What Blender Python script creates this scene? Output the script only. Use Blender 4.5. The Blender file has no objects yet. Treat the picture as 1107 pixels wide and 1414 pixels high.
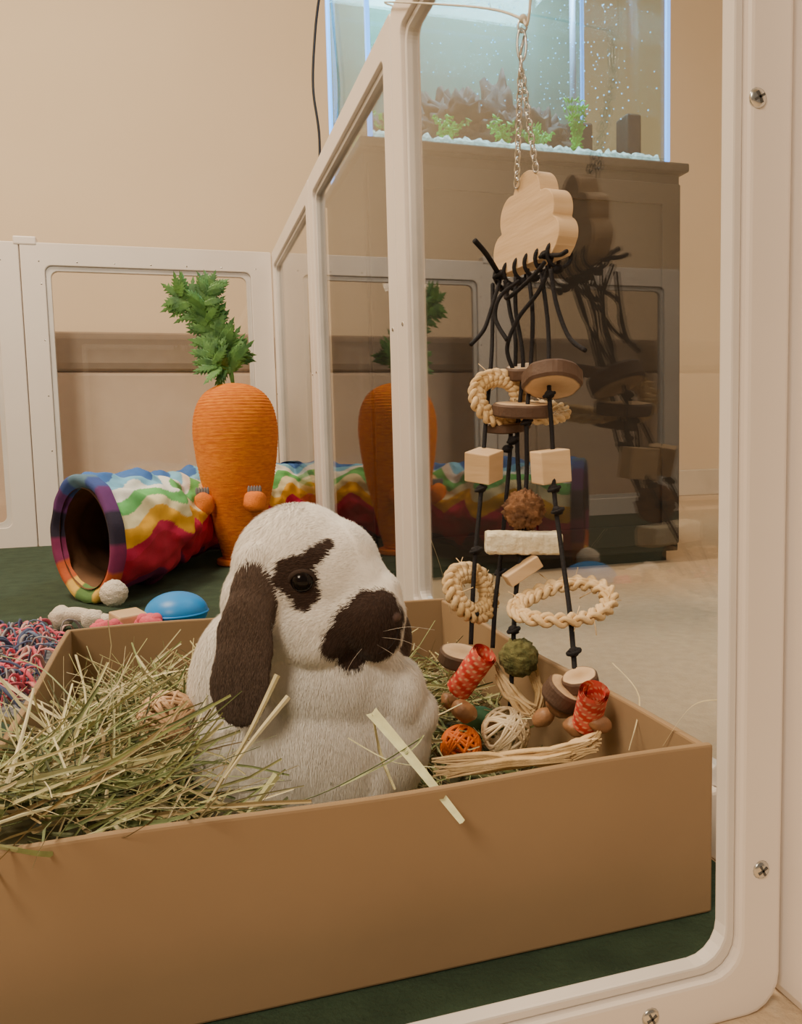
import bpy, bmesh, math, random
from math import sin, cos, pi, radians
from mathutils import Vector, Matrix, noise
from mathutils.bvhtree import BVHTree
random.seed(11)
rnd = random.random
def ru(a, b): return a + (b - a) * rnd()

# ------------------------------------------------------------------ camera
YAW = radians(16.0); PITCH = radians(4.82); ROLL = radians(1.5); FPX = 1080.0
CAM = Vector((0, 0, 0.22))
HEAD = Vector((sin(YAW), cos(YAW), 0)); RIGHT = Vector((cos(YAW), -sin(YAW), 0)); UP = Vector((0, 0, 1))
fwd = HEAD * cos(PITCH) - UP * sin(PITCH)
up0 = HEAD * sin(PITCH) + UP * cos(PITCH)
cr = RIGHT * cos(ROLL) - up0 * sin(ROLL)
cu = up0 * cos(ROLL) + RIGHT * sin(ROLL)
cd = bpy.data.cameras.new("camera"); cam = bpy.data.objects.new("camera", cd)
bpy.context.scene.collection.objects.link(cam)
cd.sensor_fit = 'VERTICAL'; cd.sensor_height = 24.0; cd.lens = 24.0 * FPX / 1414.0; cd.clip_start = 0.01
M = Matrix.Identity(4)
for i in range(3):
    M[i][0] = cr[i]; M[i][1] = cu[i]; M[i][2] = -fwd[i]; M[i][3] = CAM[i]
cam.matrix_world = M
bpy.context.scene.camera = cam

def V(px, py, d):
    """image pixel coordinates at a chosen depth along the heading -> room coordinates"""
    ray = fwd + cr * ((px - 553.5) / FPX) - cu * ((py - 707.0) / FPX)
    return CAM + ray * (d / ray.dot(HEAD))
def raydir(px, py):
    return (fwd + cr * ((px - 553.5) / FPX) - cu * ((py - 707.0) / FPX)).normalized()

# ------------------------------------------------------------------ materials
def mat(name, c1, c2=None, scale=30, rough=0.6, bump=0.0, bscale=None, metal=0.0, attr=False, emit=0, spec=0.5,
        stretch=(1, 1, 1), sheen=0.0, detail=4, coat=0.0):
    m = bpy.data.materials.new(name); m.use_nodes = True
    nt = m.node_tree; N = nt.nodes; L = nt.links
    b = N["Principled BSDF"]
    b.inputs["Roughness"].default_value = rough
    b.inputs["Metallic"].default_value = metal
    b.inputs["Specular IOR Level"].default_value = spec
    b.inputs["Sheen Weight"].default_value = sheen
    b.inputs["Coat Weight"].default_value = coat
    tc = N.new("ShaderNodeTexCoord"); mp = N.new("ShaderNodeMapping")
    mp.inputs["Scale"].default_value = stretch
    L.new(tc.outputs["Object"], mp.inputs["Vector"])
    nz = N.new("ShaderNodeTexNoise"); nz.inputs["Scale"].default_value = scale; nz.inputs["Detail"].default_value = detail
    L.new(mp.outputs["Vector"], nz.inputs["Vector"])
    c2 = c2 or tuple(x * 0.85 for x in c1)
    ramp = N.new("ShaderNodeValToRGB")
    ramp.color_ramp.elements[0].position = 0.35; ramp.color_ramp.elements[0].color = (*c2, 1)
    ramp.color_ramp.elements[1].position = 0.65; ramp.color_ramp.elements[1].color = (*c1, 1)
    L.new(nz.outputs["Fac"], ramp.inputs["Fac"])
    if attr:
        at = N.new("ShaderNodeAttribute"); at.attribute_name = "Col"
        mx = N.new("ShaderNodeMix"); mx.data_type = 'RGBA'; mx.blend_type = 'MULTIPLY'
        mx.inputs[0].default_value = 1.0
        L.new(at.outputs["Color"], mx.inputs[6]); L.new(ramp.outputs["Color"], mx.inputs[7])
        L.new(mx.outputs[2], b.inputs["Base Color"])
    else:
        L.new(ramp.outputs["Color"], b.inputs["Base Color"])
    if bump:
        n2 = N.new("ShaderNodeTexNoise"); n2.inputs["Scale"].default_value = bscale or scale * 3
        n2.inputs["Detail"].default_value = 6
        L.new(mp.outputs["Vector"], n2.inputs["Vector"])
        bp = N.new("ShaderNodeBump"); bp.inputs["Strength"].default_value = bump; bp.inputs["Distance"].default_value = 0.002
        L.new(n2.outputs["Fac"], bp.inputs["Height"]); L.new(bp.outputs["Normal"], b.inputs["Normal"])
    if emit:
        b.inputs["Emission Color"].default_value = (*c1, 1); b.inputs["Emission Strength"].default_value = emit
    return m

def clear_mat(name, base=0.045, tint=(1, 1, 1), gloss_rough=0.0):
    m = bpy.data.materials.new(name); m.use_nodes = True
    nt = m.node_tree; N = nt.nodes; L = nt.links
    for n in list(N):
        if n.type != 'OUTPUT_MATERIAL': N.remove(n)
    out = [n for n in N if n.type == 'OUTPUT_MATERIAL'][0]
    tr = N.new("ShaderNodeBsdfTransparent"); tr.inputs[0].default_value = (*tint, 1)
    gl = N.new("ShaderNodeBsdfGlossy"); gl.inputs["Roughness"].default_value = gloss_rough
    lw = N.new("ShaderNodeLayerWeight"); lw.inputs["Blend"].default_value = 0.5
    p = N.new("ShaderNodeMath"); p.operation = 'POWER'; p.inputs[1].default_value = 5.0
    L.new(lw.outputs["Facing"], p.inputs[0])
    ma = N.new("ShaderNodeMath"); ma.operation = 'MULTIPLY_ADD'; ma.inputs[1].default_value = 1 - base; ma.inputs[2].default_value = base
    L.new(p.outputs[0], ma.inputs[0])
    mx = N.new("ShaderNodeMixShader")
    L.new(ma.outputs[0], mx.inputs[0]); L.new(tr.outputs[0], mx.inputs[1]); L.new(gl.outputs[0], mx.inputs[2])
    L.new(mx.outputs[0], out.inputs["Surface"])
    return m

m_wall = mat("wall_paint", (0.80, 0.67, 0.51), (0.78, 0.65, 0.49), 3, 0.8, 0.05, 200)
m_ceil = mat("ceiling_paint", (0.8, 0.77, 0.7), None, 3, 0.9)
m_carpet = mat("carpet", (0.68, 0.52, 0.35), (0.59, 0.45, 0.30), 90, 0.95, 0.6, 300, sheen=0.2)
m_base = mat("baseboard_paint", (0.75, 0.70, 0.62), None, 10, 0.5)
m_mat = mat("green_felt", (0.034, 0.066, 0.038), (0.022, 0.045, 0.026), 40, 0.95, 0.6, 400)
m_white = mat("white_plastic", (0.85, 0.78, 0.73), (0.82, 0.75, 0.70), 8, 0.38, 0.03, 90)
m_trim = mat("clear_white_gasket", (0.76, 0.72, 0.69), None, 10, 0.3)
m_acrs = clear_mat("clear_acrylic_side", 0.065, (0.92, 0.92, 0.92))
m_acrf = clear_mat("clear_acrylic_far", 0.035, (0.96, 0.96, 0.96))
m_steel = mat("steel", (0.7, 0.7, 0.68), None, 50, 0.25, metal=1.0)
m_darkslot = mat("screw_slot", (0.08, 0.08, 0.08), None, 50, 0.5)
m_card = mat("cardboard", (0.330, 0.218, 0.118), (0.300, 0.197, 0.106), 9, 0.8, 0.04, 200)
m_cab = mat("dark_stained_wood", (0.028, 0.025, 0.024), (0.021, 0.019, 0.018), 12, 0.5, 0.05, 60, stretch=(1, 1, 8))
m_glass = clear_mat("aquarium_glass", 0.04, (0.88, 0.95, 0.95))
m_edge = mat("glowing_glass_edge", (0.10, 0.36, 0.95), None, 10, 0.3, emit=3.0)  # emission imitates LED light carried through the glass edges
m_gravel = mat("pale_gravel", (0.85, 0.90, 0.83), (0.30, 0.40, 0.38), 160, 0.7, 1.0, 160)
m_rock = mat("aquarium_rock", (0.11, 0.075, 0.065), (0.025, 0.022, 0.026), 40, 0.8, 0.8, 80)
m_plant = mat("aquarium_plant", (0.10, 0.65, 0.04), (0.03, 0.34, 0.02), 40, 0.5)
m_black = mat("black_plastic", (0.010, 0.010, 0.012), None, 20, 0.4)
m_watertint = mat("water_tint", (0.37, 0.38, 0.29), (0.28, 0.31, 0.24), 6, 0.5)  # haze of the tank water put into this colour
m_bench = mat("taupe_fabric", (0.80, 0.64, 0.51), (0.77, 0.61, 0.485), 30, 0.9, 0.2, 500)
m_benchd = mat("dark_taupe_fabric", (0.50, 0.395, 0.31), (0.47, 0.37, 0.29), 30, 0.9, 0.2, 500)
m_orange = mat("orange_sisal", (1.0, 0.30, 0.004), (0.80, 0.18, 0.003), 70, 0.8, 1.0, 500, stretch=(1, 1, 5))
m_leafc = mat("carrot_leaf", (0.10, 0.26, 0.045), (0.03, 0.12, 0.025), 50, 0.55, 0.3)
m_plushor = mat("orange_plush", (0.90, 0.24, 0.03), None, 60, 0.9, 0.8, 500)
m_greyfelt = mat("grey_felt", (0.2, 0.2, 0.22), None, 60, 0.9)
m_vcol = mat("dyed_fabric", (1, 1, 1), (0.90, 0.90, 0.90), 60, 0.85, 0.2, 400, attr=True)
m_lining = mat("brown_lining", (0.22, 0.11, 0.055), (0.14, 0.07, 0.035), 20, 0.7, 0.4, 60)
m_cream = mat("cream_wool", (0.85, 0.76, 0.65), None, 60, 0.95, 1.0, 500)
m_blue = mat("blue_rubber", (0.01, 0.28, 0.78), (0.01, 0.22, 0.68), 10, 0.4)
m_pink = mat("pink_plush", (0.80, 0.14, 0.20), None, 60, 0.9, 0.5, 400)
m_hay = mat("hay", (1, 1, 1), (0.78, 0.78, 0.78), 120, 0.75, attr=True)
m_fur = mat("rabbit_fur", (1, 1, 1), (0.98, 0.975, 0.97), 150, 0.85, attr=True, spec=0.15, sheen=0.15)
m_skin = mat("rabbit_skin", (1, 1, 1), (0.97, 0.97, 0.97), 150, 0.9, attr=True, spec=0.1)
m_eye = mat("rabbit_eye", (0.006, 0.004, 0.004), None, 10, 0.12, spec=0.22)
m_nose = mat("rabbit_nose", (0.10, 0.058, 0.052), None, 80, 0.6)
m_pine = mat("pale_wood", (0.73, 0.53, 0.33), (0.61, 0.42, 0.24), 14, 0.65, 0.1, 60, stretch=(1, 1, 9))
m_wv = mat("wood_slice", (1, 1, 1), (0.8, 0.78, 0.75), 60, 0.7, 0.4, 200, attr=True)
m_cord = mat("black_cord", (0.014, 0.013, 0.016), None, 80, 0.8, 0.5, 600, spec=0.25)
m_string = mat("cotton_string", (0.75, 0.70, 0.6), None, 80, 0.8)
m_husk = mat("braided_husk", (0.80, 0.60, 0.35), (0.60, 0.41, 0.19), 60, 0.7, 0.6, 200)
m_cone = mat("brown_cone", (0.26, 0.12, 0.05), (0.10, 0.045, 0.02), 90, 0.85, 1.0, 200)
m_loofah = mat("loofah", (0.90, 0.83, 0.65), (0.76, 0.66, 0.46), 120, 0.9, 1.0, 250)
m_moss = mat("moss", (0.18, 0.17, 0.06), (0.07, 0.075, 0.022), 120, 0.95, 1.0, 300)
m_vine = mat("pale_vine", (0.84, 0.70, 0.48), (0.66, 0.50, 0.31), 60, 0.6)
m_orv = mat("orange_vine", (0.90, 0.20, 0.015), None, 60, 0.6)
m_bean = mat("brown_seed", (0.36, 0.18, 0.08), (0.2, 0.09, 0.04), 60, 0.5, 0.4)

# ------------------------------------------------------------------ helpers
COLL = bpy.context.scene.collection
def finish(ob, parent=None, label=None, category=None, kind=None, group=None):
    COLL.objects.link(ob)
    if parent is not None:
        ob.parent = parent
        ob.matrix_parent_inverse = Matrix.Translation(parent.location).inverted() if parent.type == 'EMPTY' else Matrix.Identity(4)
    if label: ob["label"] = label
    if category: ob["category"] = category
    if kind: ob["kind"] = kind
    if group: ob["group"] = group
    return ob
def thing(name, loc, label, category, group=None):
    e = bpy.data.objects.new(name, None); e.empty_display_size = 0.02; e.location = loc
    return finish(e, None, label, category, None, group)

class MB:
    def __init__(s): s.v = []; s.f = []; s.c = []; s.col = (1, 1, 1)
    def add(s, vs, fs, col=None):
        o = len(s.v); s.v += [tuple(p) for p in vs]; s.f += [tuple(i + o for i in f) for f in fs]
        if isinstance(col, list): s.c += col
        else: s.c += [col or s.col] * len(vs)
    def tube(s, path, r, n=8, closed=False, col=None, flat=1.0):
        path = [Vector(p) for p in path]; k = len(path)
        if not hasattr(r, '__len__'): r = [r] * k
        vs = []; prev = None
        for i in range(k):
            if closed: t = path[(i + 1) % k] - path[i - 1]
            else: t = path[min(i + 1, k - 1)] - path[max(i - 1, 0)]
            t.normalize()
            if prev is None:
                a = Vector((0, 0, 1)) if abs(t.z) < 0.9 else Vector((1, 0, 0))
                nrm = t.cross(a).normalized()
            else:
                nrm = (prev - t * prev.dot(t)).normalized()
            prev = nrm; b = t.cross(nrm)
            for j in range(n):
                a = 2 * pi * j / n
                vs.append(path[i] + nrm * (cos(a) * r[i]) + b * (sin(a) * r[i] * flat))
        fs = []
        for i in range(k if closed else k - 1):
            i2 = (i + 1) % k
            for j in range(n):
                j2 = (j + 1) % n
                fs.append((i * n + j, i * n + j2, i2 * n + j2, i2 * n + j))
        if not closed:
            fs.append(tuple(range(n - 1, -1, -1))); fs.append(tuple((k - 1) * n + j for j in range(n)))
        s.add(vs, fs, col)
    def ell(s, c, r, M3=None, nu=16, nv=10, col=None, jit=0.0, js=30):
        c = Vector(c); M3 = M3 or Matrix.Identity(3)
        vs = [];
        def P(x, y, z):
            p = c + M3 @ Vector((x * r[0], y * r[1], z * r[2]))
            if jit:
                q = noise.noise(p * js); p = c + (p - c) * (1 + jit * q)
            return p
        vs.append(P(0, 0, 1))
        for i in range(1, nv):
            a = pi * i / nv
            for j in range(nu):
                b = 2 * pi * j / nu
                vs.append(P(sin(a) * cos(b), sin(a) * sin(b), cos(a)))
        vs.append(P(0, 0, -1)); fs = []
        for j in range(nu): fs.append((0, 1 + j, 1 + (j + 1) % nu))
        for i in range(nv - 2):
            for j in range(nu):
                a = 1 + i * nu + j; b = 1 + i * nu + (j + 1) % nu
                fs.append((a, a + nu, b + nu, b))
        e = len(vs) - 1; o = 1 + (nv - 2) * nu
        for j in range(nu): fs.append((e, o + (j + 1) % nu, o + j))
        s.add(vs, fs, col)
    def box(s, c, size, M3=None, col=None):
        c = Vector(c); M3 = M3 or Matrix.Identity(3); h = [x / 2 for x in size]
        vs = [c + M3 @ Vector((x * h[0], y * h[1], z * h[2])) for x in (-1, 1) for y in (-1, 1) for z in (-1, 1)]
        s.add(vs, [(0, 1, 3, 2), (4, 6, 7, 5), (0, 4, 5, 1), (2, 3, 7, 6), (0, 2, 6, 4), (1, 5, 7, 3)], col)
    def box2(s, a, b, col=None):
        a = Vector(a); b = Vector(b); s.box((a + b) / 2, (b - a), None, col)
    def build(s, name, m, parent=None, smooth=True, bevel=0, bseg=2, usecol=False, subsurf=0, **kw):
        me = bpy.data.meshes.new(name); me.from_pydata(s.v, [], s.f); me.update()
        if usecol:
            a = me.color_attributes.new("Col", 'FLOAT_COLOR', 'POINT')
            flat = []
            for c in s.c: flat += [c[0], c[1], c[2], 1.0]
            a.data.foreach_set("color", flat)
        me.materials.append(m)
        if smooth:
            me.polygons.foreach_set("use_smooth", [True] * len(me.polygons))
        ob = bpy.data.objects.new(name, me); finish(ob, parent, **kw)
        if bevel:
            md = ob.modifiers.new("bevel", 'BEVEL'); md.width = bevel; md.segments = bseg; md.limit_method = 'ANGLE'; md.angle_limit = radians(35)
        return ob
def catmull(pts, n=8):
    pts = [Vector(p) for p in pts]; out = []
    for i in range(len(pts) - 1):
        p0 = pts[max(i - 1, 0)]; p1 = pts[i]; p2 = pts[i + 1]; p3 = pts[min(i + 2, len(pts) - 1)]
        for k in range(n):
            t = k / n
            out.append(0.5 * ((2 * p1) + (p2 - p0) * t + (2 * p0 - 5 * p1 + 4 * p2 - p3) * t * t + (3 * p1 - p0 - 3 * p2 + p3) * t ** 3))
    out.append(pts[-1]); return out
def basis(a, b, c): return Matrix((a, b, c)).transposed()
HB = basis(RIGHT, HEAD, UP)
def dirM(axis, ref=Vector((0, 0, 1))):
    z = Vector(axis).normalized()
    if abs(z.dot(ref)) > 0.95: ref = Vector((1, 0, 0))
    x = ref.cross(z).normalized(); y = z.cross(x)
    return basis(x, y, z)
def sbox(name, a, b, m, bevel=0, parent=None, **kw):
    mb = MB(); mb.box2(a, b); return mb.build(name, m, parent, smooth=False, bevel=bevel, **kw)

# ------------------------------------------------------------------ room
sbox("floor", (-2.2, -1.6, -0.05), (2.6, 2.6, 0), m_carpet, kind="structure")
sbox("wall_back", (-2.2, 2.6, 0), (2.6, 2.7, 2.4), m_wall, kind="structure")
sbox("wall_right", (2.6, -1.6, 0), (2.7, 2.7, 2.4), m_wall, kind="structure")
sbox("wall_left", (-2.3, -1.6, 0), (-2.2, 2.7, 2.4), m_wall, kind="structure")
sbox("ceiling", (-2.3, -1.6, 2.4), (2.7, 2.7, 2.5), m_ceil, kind="structure")
sbox("baseboard_back", (-2.2, 2.585, 0), (2.6, 2.6, 0.10), m_base, 0.004, kind="structure")
sbox("baseboard_right", (2.585, -1.6, 0), (2.6, 2.585, 0.10), m_base, 0.004, kind="structure")

sbox("play_mat", (-1.5, 0.250, 0.0005), (0.256, 2.024, 0.004), m_mat, 0.001, label="dark green felt mat covering the playpen floor", category="mat")

# ------------------------------------------------------------------ playpen panels
def rrect(u0, z0, u1, z1, r, seg=5):
    pts = []
    for (cx, cz, a0) in ((u1 - r, z1 - r, 0), (u0 + r, z1 - r, pi / 2), (u0 + r, z0 + r, pi), (u1 - r, z0 + r, 1.5 * pi)):
        for k in range(seg + 1):
            a = a0 + (pi / 2) * k / seg
            pts.append((cx + r * cos(a), cz + r * sin(a)))
    return pts
def ring(mb, o, du, dn, outer, inner, t):
    n = len(outer); vs = []
    for off in (-t / 2, t / 2):
        for lp in (outer, inner):
            for (u, z) in lp: vs.append(o + du * u + dn * off + UP * z)
    fs = []
    for i in range(n):
        j = (i + 1) % n
        fs.append((i, j, n + j, n + i)); fs.append((2 * n + i, 3 * n + i, 3 * n + j, 2 * n + j))
        fs.append((i, 2 * n + i, 2 * n + j, j)); fs.append((n + i, n + j, 3 * n + j, 3 * n + i))
    mb.add(vs, fs)
def screw_mesh(mb1, mb2, c, n, r):
    Mz = dirM(n)
    mb1.ell(c, (r, r, r * 0.35), Mz, 14, 6)
    for ang in (0.5, 0.5 + pi / 2):
        R = Mz @ Matrix.Rotation(ang, 3, 'Z')
        mb2.box(Vector(c) + n * r * 0.32, (r * 1.2, r * 0.24, r * 0.12), R)
def panel(o, du, dn, length, height, fw, t, label, orad=0.006, irad=0.012, screws=(), mac=None, group="white framed playpen panels", clips=()):
    p = thing("playpen_panel", o + du * (length / 2), label, "pet playpen panel", group)
    mb = MB(); outer = rrect(0, 0, length, height, orad); inner = rrect(fw, fw, length - fw, height - fw, irad)
    ring(mb, o, du, dn, outer, inner, t)
    mb.build("frame", m_white, p, smooth=False, bevel=0.0025, bseg=3)
    mb = MB(); g = fw * 0.22
    ring(mb, o, du, dn, rrect(fw + 0.0003, fw + 0.0003, length - fw - 0.0003, height - fw - 0.0003, irad), rrect(fw + g, fw + g, length - fw - g, height - fw - g, irad), t * 0.55)
    mb.build("gasket", m_trim, p, smooth=False, bevel=0.001)
    if mac:
        mb = MB(); e = fw + g - 0.0005
        c = o + du * (length / 2) + UP * (height / 2)
        mb.box(c, (length - 2 * e, 0.0012, height - 2 * e), basis(du, dn, UP))
        mb.build("clear_sheet", mac, p, smooth=False)
    for (u, z, r) in screws:
        a = MB(); b = MB()
        screw_mesh(a, b, o + du * u + UP * z + dn * (t / 2), dn, r)
        s = a.build("screw", m_steel, p)
        sl = b.build("cross_slot", m_darkslot, None, smooth=False)
        sl.parent = s
    for u in clips:
        sbox_c = MB(); sbox_c.box(o + du * u + UP * (height + 0.003), (0.05, t * 1.15, 0.02), basis(du, dn, UP))
        sbox_c.build("top_clip", m_white, p, smooth=False, bevel=0.003)
    return p
X = Vector((1, 0, 0)); Y = Vector((0, 1, 0))
panel(Vector((-0.378, 0.240, 0)), X, -Y, 0.592, 0.715, 0.019, 0.012,
      "playpen panel with white screwed frame before the box", orad=0.014, irad=0.013,
      screws=[(0.5765, 0.336, 0.0036), (0.5820, 0.058, 0.0036), (0.5345, 0.0105, 0.0036)], mac=None)
for (y0, y1) in ((0.292, 0.899), (0.901, 1.469), (1.471, 2.038)):
    panel(Vector((0.272, y0, 0)), Y, -X, y1 - y0, 0.715, 0.036, 0.024, "clear playpen panel with white frame on the carpet edge",
          screws=[(0.02, 0.36, 0.003), (y1 - y0 - 0.02, 0.36, 0.003)], mac=m_acrs)
for i, (x0, x1) in enumerate(((-0.322, 0.258), (-0.908, -0.324))):
    L = x1 - x0
    sc = [(0.04 + k * (L - 0.08) / 6, 0.672, 0.002) for k in range(7)] + [(0.043, 0.1 + k * 0.13, 0.002) for k in range(5)]
    panel(Vector((x0, 2.038, 0)), X, -Y, L, 0.715, 0.052, 0.024, "clear playpen panel with white frame near the back wall",
          screws=sc, clips=(0.012,) if i == 0 else (), irad=0.016, mac=m_acrf)
sbox("corner_post", (0.2175, 0.218, 0), (0.32, 0.250, 0.72), m_white, 0.006, label="white plastic post at the playpen corner", category="pet playpen post")

# ------------------------------------------------------------------ cabinet + aquarium
CT = 0.690
cab = thing("aquarium_cabinet", (0.58, 1.35, 0), "dark wooden cabinet carrying the aquarium on beige carpet", "cabinet")
sbox("body", (0.30, 1.205, 0.02), (0.862, 1.50, CT - 0.016), m_cab, 0.002, cab)
sbox("top", (0.292, 1.19, CT - 0.015), (0.872, 1.51, CT), m_cab, 0.003, cab)
sbox("plinth", (0.31, 1.225, 0.0), (0.852, 1.49, 0.0195), m_cab, 0.001, cab)
for k in range(2):
    x0 = 0.305 + k * 0.278; x1 = x0 + 0.274
    mb = MB(); ring(mb, Vector((x0, 1.199, 0)), X, -Y, rrect(0, 0.035, x1 - x0, 0.655, 0.002, 2), rrect(0.035, 0.07, x1 - x0 - 0.035, 0.62, 0.002, 2), 0.008)
    mb.box2((x0 + 0.034, 1.199, 0.069), (x1 - 0.034, 1.2045, 0.621))
    dr = mb.build("door", m_cab, cab, smooth=False, bevel=0.001)
    mb = MB(); mb.ell((x1 - 0.020 if k == 0 else x0 + 0.020, 1.186, 0.60), (0.010, 0.010, 0.010))
    kn = mb.build("knob", m_steel, None); kn.parent = dr

tank = thing("aquarium", (0.575, 1.35, CT + 0.001), "lit glass aquarium with gravel and plants on the dark cabinet", "aquarium")
tx0, tx1, ty0, ty1, tz0, tz1 = 0.31, 0.832, 1.197, 1.485, CT + 0.001, 1.16
mb = MB()
mb.box2((tx0, ty0, tz0), (tx1, ty0 + 0.005, tz1)); mb.box2((tx0, ty1 - 0.005, tz0), (tx1, ty1, tz1))
mb.box2((tx0, ty0 + 0.0052, tz0), (tx0 + 0.005, ty1 - 0.0052, tz1)); mb.box2((tx1 - 0.005, ty0 + 0.0052, tz0), (tx1, ty1 - 0.0052, tz1))
mb.build("glass_walls", m_glass, tank, smooth=False)
sbox("water_tint_panel", (tx0, ty1 + 0.0005, tz0), (tx1, ty1 + 0.002, tz1), m_watertint, 0, tank)  # added panel, coloured like the wall seen through hazy water
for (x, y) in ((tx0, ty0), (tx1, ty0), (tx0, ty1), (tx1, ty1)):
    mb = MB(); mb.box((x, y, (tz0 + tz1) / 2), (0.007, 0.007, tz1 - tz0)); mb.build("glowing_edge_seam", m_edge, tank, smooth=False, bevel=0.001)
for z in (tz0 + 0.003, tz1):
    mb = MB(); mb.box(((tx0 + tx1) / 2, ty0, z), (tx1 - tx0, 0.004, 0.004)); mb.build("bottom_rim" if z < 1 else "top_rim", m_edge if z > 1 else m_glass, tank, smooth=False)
mb = MB(); nx, ny = 90, 36; vs = []; fs = []
for j in range(ny + 1):
    for i in range(nx + 1):
        x = tx0 + 0.008 + (tx1 - tx0 - 0.016) * i / nx; y = ty0 + 0.008 + (ty1 - ty0 - 0.016) * j / ny
        z = tz0 + 0.014 + 0.030 * j / ny + 0.012 * noise.noise(Vector((x, y, 0)) * 90)
        if j == 0: z = tz0 + 0.001
        vs.append((x, y, z))
for j in range(ny):
    for i in range(nx):
        a = j * (nx + 1) + i; fs.append((a, a + 1, a + nx + 2, a + nx + 1))
mb.add(vs, fs); mb.build("gravel", m_gravel, tank, kind="stuff")
for (x, y, r, h) in ((0.42, 1.36, 0.05, 0.060), (0.52, 1.33, 0.075, 0.085), (0.60, 1.36, 0.05, 0.110), (0.50, 1.40, 0.06, 0.11), (0.67, 1.34, 0.05, 0.075), (0.365, 1.31, 0.03, 0.045), (0.57, 1.29, 0.035, 0.050), (0.46, 1.30, 0.03, 0.05)):
    mb = MB(); mb.ell((x, y, tz0 + 0.03 + h * 0.5), (r, r * 0.6, h * 0.65), None, 32, 22, jit=0.9, js=75); mb.build("rock", m_rock, tank)
def waterplant(x, y, h, n, sp):
    mb = MB()
    for k in range(n):
        a = ru(0, 2 * pi); lean = ru(0.1, sp); hh = h * ru(0.6, 1)
        p = [Vector((x + cos(a) * lean * t * t * 0.1 + 0.004 * sin(5 * t + k), y + sin(a) * lean * t * t * 0.06, tz0 + 0.02 + hh * t)) for t in [q / 8 for q in range(9)]]
        mb.tube(p, [0.002 * (1 - 0.8 * q / 8) for q in range(9)], 5)
        for q in range(1, 9):
            for e_ in range(2):
                mb.ell(p[q] + Vector((ru(-.006, .006), ru(-.006, .006), 0)), (0.006, 0.0012, 0.002), Matrix.Rotation(ru(0, 3), 3, 'Y') @ Matrix.Rotation(ru(0, 3), 3, 'Z'), 6, 4)
    mb.build("water_plant", m_plant, tank)
waterplant(0.705, 1.28, 0.105, 14, 0.2); waterplant(0.37, 1.28, 0.06, 8, 0.5); waterplant(0.55, 1.25, 0.045, 8, 0.4); waterplant(0.345, 1.40, 0.10, 8, 0.4); waterplant(0.46, 1.27, 0.055, 10, 0.4); waterplant(0.64, 1.30, 0.06, 8, 0.4); waterplant(0.61, 1.25, 0.04, 8, 0.4)
sbox("filter", (0.735, 1.36, CT + 0.03), (0.785, 1.42, CT + 0.125), m_black, 0.004, tank)
sbox("heater", (0.795, 1.26, CT + 0.02), (0.824, 1.30, CT + 0.105), m_black, 0.004, tank)
mb = MB(); mb.tube([(0.765, 1.40, CT + 0.11), (0.765, 1.40, 1.15)], 0.006, 10); mb.build("filter_pipe", mat("clear_pipe", (0.45, 0.6, 0.85), None, 10, 0.2), tank)
mb = MB()
for k in range(1300):
    x = ru(0.42, 0.828); z = CT + 0.08 + 0.38 * (1 - rnd() ** 2); r = ru(0.0005, 0.0017)
    if rnd() > (x - 0.35) / 0.4: continue
    mb.ell((x, ru(1.21, 1.45), z), (r, r, r), None, 6, 4)
mb.build("lit_speckles", mat("glowing_speckle", (0.15, 0.6, 1.0), None, 10, 0.1, emit=1.5), tank, kind="stuff")  # emissive blue specks, lit glints in the tank put in as glow
hood = sbox("light_hood", (0.32, 1.25, tz1 + 0.003), (0.825, 1.45, tz1 + 0.025), m_black, 0.004, tank)
mb = MB(); mb.tube(catmull([(0.30, 1.50, 1.06), (0.292, 1.515, 1.0), (0.285, 1.52, 0.9), (0.293, 1.515, 0.8), (0.286, 1.52, 0.66)], 8), 0.0025, 8)
mb.build("power_cable", m_black, tank)
ld = bpy.data.lights.new("aquarium_led", 'AREA'); ld.shape = 'RECTANGLE'; ld.size = 0.45; ld.size_y = 0.12; ld.energy = 9.5; ld.color = (0.50, 0.84, 1.0)
lo = bpy.data.objects.new("aquarium_led", ld); lo.location = (0.57, 1.33, tz1 - 0.005); COLL.objects.link(lo)

# ------------------------------------------------------------------ bench behind the pen
bn = thing("low_bench", (-0.5, 2.3, 0), "long low taupe upholstered bench along the wall", "bench")
sbox("seat_cushion", (-1.5, 2.14, 0.43), (0.28, 2.54, 0.53), m_benchd, 0.02, bn)
sbox("base", (-1.48, 2.15, 0.02), (0.26, 2.52, 0.429), m_bench, 0.01, bn)
for (x, y) in ((-1.4, 2.2), (0.2, 2.2), (-1.4, 2.48), (0.2, 2.48)):
    sbox("foot", (x - 0.02, y - 0.02, 0), (x + 0.02, y + 0.02, 0.0195), m_black, 0.002, bn)

# ------------------------------------------------------------------ carrot scratcher
CX, CY = 0.113, 1.51
car = thing("carrot_scratching_post", (CX, CY, 0.004), "tall orange sisal carrot post with green leafy top beside the tunnel", "cat scratching post")
prof = [(0.002, 0.345), (0.016, 0.3445), (0.036, 0.339), (0.055, 0.327), (0.068, 0.309), (0.0760, 0.285), (0.079, 0.255), (0.0765, 0.22), (0.071, 0.18), (0.063, 0.14), (0.053, 0.10), (0.044, 0.06), (0.036, 0.03), (0.033, 0.0165)]
pp = catmull([(r, 0, z) for r, z in prof], 14)
mb = MB(); nseg = 64; vs = []; L = 0
for i, p in enumerate(pp):
    if i: L += (p - pp[i - 1]).length
    for j in range(nseg):
        a = 2 * pi * j / nseg
        r = p.x + 0.0015 * abs(sin((L / 0.0062) * pi + a * 0.5)) * min(1, p.x / 0.01) - 0.001
        vs.append((CX + r * cos(a), CY + r * sin(a), p.z))
fs = []
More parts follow.
